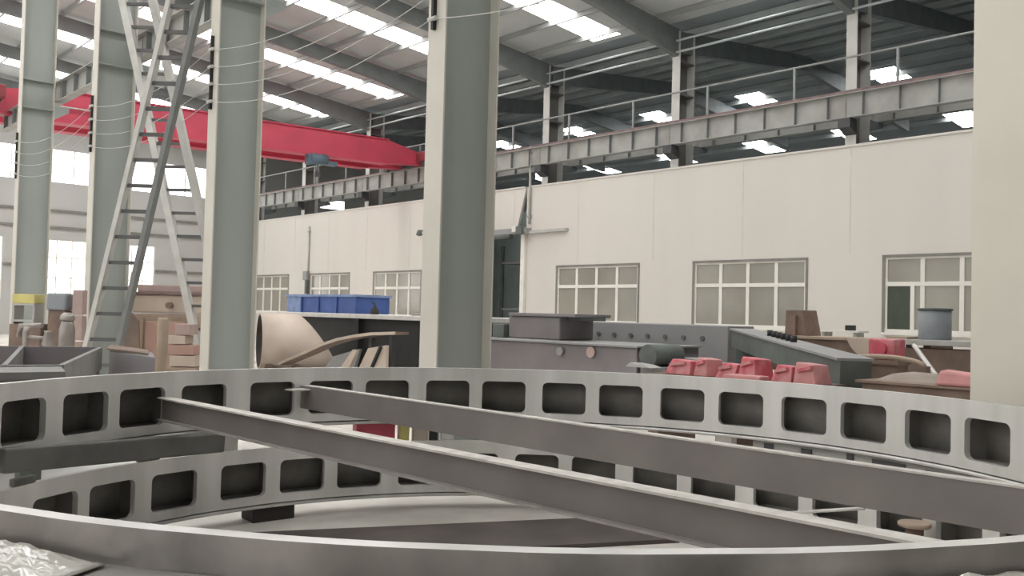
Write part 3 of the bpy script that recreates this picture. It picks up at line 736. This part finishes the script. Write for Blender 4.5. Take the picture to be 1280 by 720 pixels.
# dark sloping girder
dg = thing('sloping_girder', 'dark green grey girder sloping down to the right behind the red castings', 'girder')
A, B = Vector((-9.15, 13.6, 1.42)), Vector((-5.05, 9.75, 1.17))
t = MB(); t.bar(A, B, .35, .30); t.build('body', 'slate', dg)
t = MB(); t.bar(A + Vector((0, 0, .165)), B + Vector((0, 0, .165)), .42, .03); t.build('top_plate', 'girder_grey', dg)
for k in range(6):
    p = A.lerp(B, .34 + .045 * k); t = MB(); t.tube([p + Vector((0, 0, .18)), p + Vector((0, 0, .27))], .045, 10); t.build('stud', 'black', dg)
for k in (0.1, .92):
    p = A.lerp(B, k); t = MB(); t.box(p.x - .15, p.x + .15, p.y - .15, p.y + .15, 0, p.z - .13); t.build('trestle', 'slate', dg)
t = MB(); t.hull8([(-9.2, 12.0, .75), (-7.6, 11.6, .75), (-7.5, 11.85, .75), (-9.1, 12.3, .75), (-9.2, 12.0, 1.12), (-7.6, 11.6, 1.02), (-7.5, 11.85, 1.02), (-9.1, 12.3, 1.12)])
simple('steel_profile', 'grey steel profile on the timber stack below the sloping girder', 'profile', t, 'girder_grey')
t = MB(); t.box(-9.0, -7.9, 11.9, 12.5, 0, .748); simple('timber_stack', 'dark timber stack between the roller and the sloping girder', 'stack', t, 'brown')
# brown block and plates below the right windows
bk = thing('machine_block', 'rusty brown block standing below the second right hand window', 'steel block')
t = MB(); t.hull8([(-8.86, 14.5, 1.502), (-8.42, 14.5, 1.502), (-8.42, 15.0, 1.502), (-8.86, 15.0, 1.502), (-8.84, 14.5, 1.95), (-8.52, 14.5, 1.95), (-8.52, 15, 1.95), (-8.84, 15, 1.95)]); t.build('body', 'brown', bk, .015)
t = MB(); t.box(-8.72, -8.60, 14.42, 14.5, 1.502, 1.85); t.build('rib', 'brown', bk)
sb = thing('steel_bench', 'long rusty brown plate bench below the right windows', 'bench')
t = MB(); t.box(-8.9, -5.9, 14.0, 15.2, 1.46, 1.5); t.build('top_plate', 'tan', sb)
t = MB(); t.box(-8.85, -6.5, 14.06, 14.1, .9, 1.46); t.build('apron', 'brown', sb)
for xx in (-8.6, -6.2):
    t = MB(); t.box(xx - .06, xx + .06, 14.2, 15.0, 0, 1.46); t.build('leg', 'brown', sb)
# curved pale plate with dark cavity
cp = thing('curved_plate', 'pale curved steel plate leaning behind the dark girder at right', 'plate')
t = MB(); pr = []
for k in range(9):
    a = k / 8; pr.append((-6.36 + .42 * a + .12 * a * a, 12.0, 1.53 - .44 * a ** .7))
pr2 = [(x + .33, y, z + .01 if z > 1.4 else z - .02) for x, y, z in pr]
t.prism(pr + pr2[::-1], (0, .12, 0)); t.build('sheet', 'tan_lt', cp)
t = MB(); t.box(-6.2, -5.7, 12.0, 12.4, 0, 1.08); t.build('stand', 'brown', cp)
rx = thing('red_motor', 'red block shaped motor among the brown plates at right', 'motor')
t = MB(); t.box(-5.79, -5.43, 11.5, 11.8, 1.28, 1.55); t.build('body', 'redpart', rx, .02)
t = MB(); t.tube([(-5.62, 11.5, 1.42), (-5.62, 11.44, 1.42)], .09, 16); t.build('cover', 'redbright', rx)
t = MB(); t.box(-5.85, -5.38, 11.46, 11.84, 1.22, 1.28); t.build('base', 'brown', rx)
t = MB(); t.box(-5.8, -5.4, 11.5, 11.8, 0, 1.22); t.build('pedestal', 'brown', rx)
ar = thing('arched_bracket', 'brown arched bracket in front of the red motor', 'bracket')
pr = []
for k in range(13):
    a = PI * k / 12; pr.append((-5.35 - .52 * math.cos(a), 11.0, 1.24 + .1 * math.sin(a)))
t = MB(); t.tube(pr, .03, 8); t.build('arch', 'tan', ar)
for xx in (-5.87, -4.83):
    t = MB(); t.box(xx - .05, xx + .05, 10.95, 11.05, 0, 1.25); t.build('leg', 'brown', ar)
# drum on a work table
tb = thing('work_table', 'pale topped work table with dark underside at right below the window', 'table')
t = MB(); t.box(-6.4, -4.6, 13.2, 13.95, 1.45, 1.53); t.build('tabletop', 'lt_steel', tb, .01)
for xx in (-6.3, -4.7):
    for yy in (13.3, 13.85):
        t = MB(); t.box(xx - .05, xx + .05, yy - .05, yy + .05, 0, 1.45); t.build('leg', 'dk_steel', tb)
t = MB(); t.box(-6.2, -4.8, 13.3, 13.85, .8, 1.4); t.build('drawer_unit', 'brown', tb)
dr = thing('steel_drum', 'blue grey cylindrical drum standing on the work table', 'drum', (-5.82, 13.58, 1.53))
t = MB(); t.lathe((0, 0, 0), [(.215, 0), (.225, .01), (.225, .42), (.21, .43)], 28); t.build('body', 'drum', dr)
t = MB(); t.lathe((0, 0, .43), [(.24, 0), (.245, .01), (.24, .03), (.1, .035)], 28); t.build('lid', 'slate', dr)
t = MB(); t.hull8([(-6.4, 13.25, 1.53), (-6.08, 13.25, 1.53), (-6.08, 13.8, 1.53), (-6.4, 13.8, 1.53), (-6.4, 13.25, 1.56), (-6.08, 13.25, 1.56), (-6.08, 13.8, 1.56), (-6.4, 13.8, 1.56)]); simple('sheet_offcut', 'tan sheet offcut on the work table left of the drum', 'sheet', t, 'tan', 0)
t = MB(); t.tube([(-5.41, 12.0, 1.47), (-4.68, 11.0, 1.127), (-4.4, 10.7, 1.0)], .03, 8); simple('steel_pole', 'pale pole leaning against the work table', 'pole', t, 'white_steel', 0)
# low tan scrap and boxes near the right column
hp = thing('scrap_bin', 'low tan bin of sheet scrap in front of the work table', 'bin')
t = MB(); t.box(-4.75, -3.3, 9.3, 10.4, .2, 1.12); t.build('body', 'brown', hp, .02)
t = MB(); t.box(-4.8, -3.25, 9.25, 10.45, 1.12, 1.145); t.build('rim', 'brown', hp)
t = MB(); t.hull8([(-4.7, 9.5, 1.145), (-3.3, 9.6, 1.145), (-3.3, 10.3, 1.145), (-4.7, 10.3, 1.145), (-4.6, 9.7, 1.21), (-3.5, 9.8, 1.2), (-3.5, 10.2, 1.19), (-4.6, 10.2, 1.22)]); t.build('sheet_scrap', 'scrap', hp)
for xx in (-4.6, -3.5):
    t = MB(); t.box(xx - .08, xx + .08, 9.4, 10.3, 0, .2); t.build('skid', 'brown', hp)
t = MB(); t.hull8([(-3.97, 9.26, 1.146), (-3.55, 9.26, 1.146), (-3.55, 9.48, 1.146), (-3.97, 9.48, 1.146), (-3.93, 9.28, 1.30), (-3.6, 9.28, 1.28), (-3.6, 9.46, 1.28), (-3.93, 9.46, 1.31)]); simple('cloth_bag', 'pale pink bag on the scrap bin beside the cream column', 'bag', t, 'redpale', .03)
lb = thing('wall_shelf', 'small white shelf under the wall between the right windows', 'shelf')
t = MB(); t.box(-9.3, -8.45, 16.4, 16.8, 1.56, 1.60); t.build('board', 'white_frame', lb)
for xx in (-9.2, -8.55):
    t = MB(); t.box(xx - .03, xx + .03, 16.45, 16.75, 0, 1.56); t.build('leg', 'lt_steel', lb)
t = MB(); t.box(-8.78, -8.60, 16.5, 16.6, 1.60, 1.70); simple('black_radio', 'small black box on the white shelf', 'box', t, 'black', .01)

# ------------------------------------------------------------------ things behind the rings, middle
pf = thing('work_platform', 'large platform with pale top edge and dark sides behind the rolled pipe', 'platform')
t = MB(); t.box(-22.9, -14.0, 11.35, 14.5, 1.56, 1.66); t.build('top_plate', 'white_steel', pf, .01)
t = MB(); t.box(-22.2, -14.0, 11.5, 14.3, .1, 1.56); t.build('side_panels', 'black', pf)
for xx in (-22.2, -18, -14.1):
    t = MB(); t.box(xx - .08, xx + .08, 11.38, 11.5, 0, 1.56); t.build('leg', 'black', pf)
bb = thing('blue_crate', 'blue steel crate with lighter left end, standing on the platform', 'crate')
t = MB(); t.box(-22.2, -19.5, 12.3, 13.3, 1.66, 2.10); t.build('body', 'blue', bb, .01)
t = MB(); t.box(-23.05, -22.2, 12.3, 13.3, 1.66, 2.13); t.build('end_panel', 'blue_lt', bb, .01)
t = MB(); t.box(-23.1, -19.45, 12.26, 13.34, 2.08, 2.14); t.build('rim', 'blue_lt', bb)
for k in range(4):
    xx = -22.2 + .9 * k; t = MB(); t.box(xx - .03, xx + .03, 12.26, 12.3, 1.66, 2.08); t.build('rib', 'blue', bb)
oc = thing('oil_can', 'small dark oil can with a thin spout on the platform', 'oil can', (-18.2, 12.0, 1.66))
t = MB(); t.lathe((0, 0, 0), [(.10, 0), (.11, .02), (.10, .1), (.04, .18), (.03, .22)], 16); t.build('body', 'black', oc)
t = MB(); t.tube([(0, 0, .2), (-.02, -.01, .27), (-.1, -.04, .28)], [.025, .02, .012], 8); t.build('spout', 'black', oc)
t = MB(); t.box(-16.6, -15.7, 11.9, 12.4, 1.66, 1.72); simple('steel_slab', 'flat grey slab on the platform next to the middle column', 'slab', t, 'girder_grey', .01)
# rolled steel shell with an obliquely cut end
sh = MB(); n = 40; RR = .64; cxp, czp, yf = 0, 0, 0
Lo, Li, Ro, Ri = [], [], [], []
for k in range(n):
    a = 2 * PI * k / n
    yl = 1.25 - .45 * math.sin(a) + .1 * math.cos(a)
    for lst, r, y in ((Lo, RR, yf), (Li, RR - .045, yf), (Ro, RR, yl), (Ri, RR - .045, yl)):
        lst.append(sh.bm.verts.new((cxp + r * math.cos(a), y, czp + r * math.sin(a))))
for k in range(n):
    j = (k + 1) % n
    for A_, B_ in ((Lo, Ro), (Ri, Li), (Li, Lo), (Ro, Ri)):
        f_ = sh.bm.faces.new((A_[k], A_[j], B_[j], B_[k])); f_.smooth = A_ in (Lo, Ri)
sp = tag(sh.build('rolled_shell', 'shell', local=True), 'short tan rolled steel pipe lying with its open end facing left', 'pipe')
sp.data.materials.append(M['pipe_shade'])  # pipe's inner shade put into a dark face colour
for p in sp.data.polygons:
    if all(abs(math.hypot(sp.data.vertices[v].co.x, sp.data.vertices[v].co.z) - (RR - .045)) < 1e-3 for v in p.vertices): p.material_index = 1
sp.location = (-19.1, 9.53, 1.0); sp.rotation_euler = (0, 0, math.radians(-20))
sd = thing('pipe_cradle', 'low timber cradle under the tan rolled pipe', 'cradle', (-19.1, 9.53, 0), math.radians(-20))
for yy in (.1, .7):
    t = MB(); t.prism([(-.5, yy, FLOOR), (.5, yy, FLOOR), (.42, yy, .50), (.2, yy, .375), (0, yy, .34), (-.2, yy, .375), (-.42, yy, .50)], (0, .15, 0)); t.build('saddle', 'brown', sd)
cv = thing('curved_sheet', 'curved brown steel sheet with pale edge, leaning in front of the platform', 'sheet')
pts = [(-18.32, .50), (-17.9, .62), (-17.2, .80), (-16.5, 1.0), (-15.9, 1.13), (-15.3, 1.215), (-14.7, 1.28), (-13.9, 1.32)]
t = MB(); t.prism([(x, 9.6, z) for x, z in pts] + [(x, 9.6, z + .055) for x, z in pts[::-1]], (0, .03, 0)); t.build('pale_edge', 'tan_lt', cv)
t = MB(); t.prism([(x, 9.63, z) for x, z in pts] + [(x, 9.63, z + .05) for x, z in pts[::-1]], (0, .3, 0)); t.build('plate', 'brown', cv)
for (x, zz) in ((-14.3, 1.28), (-15.0, 1.22)):
    t = MB(); t.box(x - .05, x + .05, 9.80, 9.88, 0, zz); t.build('prop', 'dk_steel', cv)
t = MB(); t.prism([(-15.3, 9.5, 0), (-14.0, 9.5, 0), (-14.0, 9.5, 1.12), (-14.6, 9.5, 1.04)], (0, .06, 0)); simple('triangular_plate', 'pale pink triangular plate standing below the curved sheet', 'plate', t, 'tan_lt', 0)
t = MB(); t.bar((-14.78, 9.47, .155), (-14.13, 9.47, 1.09), .05, .05); simple('dark_strut', 'dark diagonal bar across the pink triangular plate', 'bar', t, 'black', 0)
t = MB(); t.prism([(-17.0, 9.7, 0), (-15.6, 9.7, 0), (-15.2, 9.7, 1.0), (-16.2, 9.7, .8)], (0, .06, 0)); simple('triangular_plate', 'greyish triangular plate left of the pink one', 'plate', t, 'girder_grey', 0)
t = MB(); t.prism([(-15.9, 9.35, 0), (-15.4, 9.35, 0), (-14.75, 9.35, 1.0), (-14.9, 9.35, 1.0)], (0, .05, 0)); simple('leaning_strip', 'pale strip leaning between the two triangular plates', 'strip', t, 'tan_lt', 0)

# ------------------------------------------------------------------ things behind the rings, left
tr = thing('steel_trough', 'grey fabricated steel trough with cross dividers at the left', 'trough')
zt_ = 1.25
fa, fb = Vector((-8.1, .9, 0)), Vector((-7.9, 2.23, 0)); ba, bb_ = Vector((-11.9, 1.5, 0)), Vector((-11.0, 3.52, 0))
def wall(b, p, q_, z0, z1, t=.05):
    b.bar((p.x, p.y, (z0 + z1) / 2), (q_.x, q_.y, (z0 + z1) / 2), t, z1 - z0)
t = MB(); wall(t, fa, fb, .95, zt_, .08); t.build('front_wall', 'trough', tr)
t = MB(); wall(t, ba, bb_, .85, zt_, .06); t.build('back_wall', 'plum', tr)
t = MB(); wall(t, fb, bb_, 1.0, zt_, .045); t.build('end_wall', 'trough', tr)
for p, q_ in ((Vector((-7.95, 1.83, 0)), Vector((-11.5, 2.83, 0))),):
    t = MB(); wall(t, p, q_, 1.0, zt_, .04); t.build('divider', 'trough', tr)
t = MB(); t.prism([(-7.9, 2.23, 1.19), (-7.25, 2.08, 1.19), (-7.4, .8, 1.19), (-8.1, .9, 1.19)], (0, 0, .05)); t.build('front_flange', 'trough', tr)
t = MB(); t.prism([(fa.x, fa.y, .9), (fb.x, fb.y, .9), (bb_.x, bb_.y, .9), (ba.x, ba.y, .9)], (0, 0, .05)); t.build('bottom_plate', 'plum', tr)
for p in (fa.lerp(bb_, .15), fb.lerp(ba, .12), ba.lerp(fb, .15), bb_.lerp(fa, .12)):
    t = MB(); t.box(p.x - .08, p.x + .08, p.y - .08, p.y + .08, 0, .9); t.build('leg', 'slate', tr)
bxx = thing('steel_box', 'dark grey steel box right of the trough, with a brownish top edge', 'steel box')
t = MB(); t.hull8([(-11.0, 3.62, 0), (-9.8, 3.70, 0), (-10.75, 4.03, 0), (-12.0, 3.95, 0), (-11.0, 3.62, 1.22), (-9.8, 3.70, 1.2), (-10.75, 4.03, 1.2), (-12.0, 3.95, 1.22)]); t.build('body', 'plum', bxx, .015)
t = MB(); t.hull8([(-11.02, 3.6, 1.22), (-10.0, 3.70, 1.2), (-10.8, 4.0, 1.2), (-11.9, 3.93, 1.22), (-11.02, 3.6, 1.24), (-10.0, 3.70, 1.225), (-10.8, 4.0, 1.225), (-11.9, 3.93, 1.24)]); t.build('lid', 'brown', bxx)
# left machines
def obox(b, c, w, d, z0, z1, rz=.838):   # box centred at c with its width square to the view
    ca, sa = math.cos(rz), math.sin(rz); q_ = []
    for z in (z0, z1):
        for sx, sy in ((-1, -1), (1, -1), (1, 1), (-1, 1)):
            q_.append((c[0] + sx * w / 2 * ca - sy * d / 2 * sa, c[1] + sx * w / 2 * sa + sy * d / 2 * ca, z))
    return b.hull8(q_)
mc = thing('drill_machine', 'machine with a yellow topped box on a pale frame, far left', 'machine')
t = MB(); obox(t, (-19.78, 4.94), .43, .4, 1.72, 1.90); t.build('yellow_box', 'yellow', mc, .01)
for dz in (1.36, 1.68):
    t = MB(); obox(t, (-19.78, 4.94), .43, .4, dz, dz + .04); t.build('frame_rail', 'lt_steel', mc)
for s_ in (-.2, .2):
    t = MB(); obox(t, (-19.78 + s_ * .67, 4.94 + s_ * .74), .04, .36, .0, 1.7); t.build('frame_post', 'lt_steel', mc)
t = MB(); obox(t, (-19.78, 5.0), .62, .45, 0, 1.32); t.build('body', 'brown', mc, .02)
t = MB(); t.tube([(-19.0, 4.6, 1.1), (-18.9, 4.6, 1.3), (-18.6, 4.9, 1.32)], .05, 8); t.build('pipe', 'chrome', mc)
vv = thing('pipe_manifold', 'grey pipe manifold standing in front of the yellow topped machine', 'manifold')
t = MB(); t.tube([(-18.12, 4.5, 0), (-18.12, 4.5, 1.2), (-18.1, 4.52, 1.3)], .05, 10); t.build('upright', 'chrome', vv)
t = MB(); t.tube([(-18.12, 4.5, 1.12), (-17.85, 4.8, 1.1)], .035, 10); t.build('arm', 'chrome', vv)
t = MB(); t.lathe((-17.85, 4.8, .0), [(.09, 0), (.09, .95), (.11, 1.0), (.06, 1.2), (.07, 1.24)], 16); t.build('valve', 'chrome', vv)
gy = thing('gas_cylinder', 'silvery upright cylinder with a collar, left of the ladder column', 'cylinder', (-18.2, 5.22, 0))
t = MB(); t.lathe((0, 0, 0), [(.13, 0), (.14, .02), (.14, 1.25), (.11, 1.36), (.10, 1.42)], 20); t.build('body', 'chrome', gy)
t = MB(); t.lathe((0, 0, 1.42), [(.12, 0), (.135, .03), (.12, .10), (.06, .15)], 20); t.build('collar', 'chrome', gy)
bg = thing('motor_cabinet', 'slate blue cabinet top beside the brown stack', 'cabinet')
t = MB(); obox(t, (-19.38, 5.42), .34, .3, 0, 1.6); t.build('body', 'brown', bg, .02)
t = MB(); obox(t, (-19.36, 5.40), .38, .34, 1.6, 1.94); t.build('hood', 'drum', bg, .04)
bs = thing('crate_stack', 'tall stack of pinkish crates left of the ladder column', 'stack')
for k in range(4):
    t = MB(); obox(t, (-19.12, 5.70), .21 - .01 * (k % 2), .2, .51 * k, .51 * (k + 1) - .03); t.build('crate', 'pink_wash' if k > 1 else 'tan', bs, .01)
cbn = thing('milling_machine', 'large tan machine cabinet seen behind the crossed ladders', 'machine')
t = MB(); obox(t, (-20.2, 8.2), 2.0, .9, 0, 1.55); t.build('base', 'tan', cbn, .03)
t = MB(); obox(t, (-20.2, 8.2), 1.9, .9, 1.58, 1.98); t.build('upper_body', 'tan_lt', cbn, .03)
t = MB(); obox(t, (-20.2, 8.2), 2.0, 1.0, 1.98, 2.04); t.build('top_cover', 'rail_red', cbn, .01)
t = MB(); obox(t, (-20.3, 8.1), 1.5, .7, 2.04, 2.2); t.build('table', 'pink_wash', cbn, .02)
t = MB(); obox(t, (-19.84, 7.68), .8, .1, .3, 1.4); t.build('door', 'pinkish', cbn, .01)
t = MB(); t.tube([(-19.88, 7.8, 1.75), (-19.80, 7.72, 1.75)], .07, 14); t.build('dial', 'brown', cbn)
for s_ in (-.7, -.2, .3, .75):
    t = MB(); obox(t, (-20.2 + s_ * .67 + .35, 8.2 + s_ * .74 - .33), .09, .05, .25, 1.45); t.build('rib', 'tan', cbn)
t = MB(); t.lathe((-16.31, 6.28, 0), [(.09, 0), (.095, .02), (.095, 1.48), (.08, 1.53)], 20); simple('pipe_post', 'tan capped pipe standing right behind the ladder foot', 'pipe', t, 'tan', 0)
pk = thing('carton_stack', 'low stack of pinkish boxes next to the third column', 'stack')
for k, (w_, z0, z1, mt, dx) in enumerate(((.62, 0, .6, 'tan', 0), (.5, .6, .82, 'tan_lt', .03), (.56, .82, 1.02, 'pinkish', -.02), (.34, 1.02, 1.2, 'tan_lt', -.06), (.3, 1.2, 1.42, 'pink_wash', .02))):
    t = MB(); obox(t, (-17.22 + dx, 7.06 + dx), w_, .45, z0, z1 - .015); t.build('box', mt, pk, .012)
t = MB(); t.prism([(-17.55, 5.95, 0), (-17.25, 6.28, 0), (-17.3, 6.22, 1.45), (-17.38, 6.12, 1.6), (-17.5, 6.0, 1.2)], (.04, -.04, 0)); simple('leaning_sheet', 'dull tan sheet standing behind the leaning ladder foot', 'sheet', t, 'brown', 0)
t = MB(); obox(t, (-21.5, 3.6), 1.2, .6, 0, 1.45); simple('tool_cabinet', 'brown cabinet at the extreme left beyond the trough', 'cabinet', t, 'brown', .02)

# ------------------------------------------------------------------ light
w = bpy.data.worlds.new('world'); SC.world = w; w.use_nodes = True
bgn = w.node_tree.nodes['Background']; bgn.inputs['Color'].default_value = (1, .985, .955, 1); bgn.inputs['Strength'].default_value = 1.3
SC.view_settings.view_transform = 'Standard'; SC.view_settings.look = 'None'
SC.view_settings.exposure = -.36; SC.view_settings.gamma = 1; SC.view_settings.use_curve_mapping = False
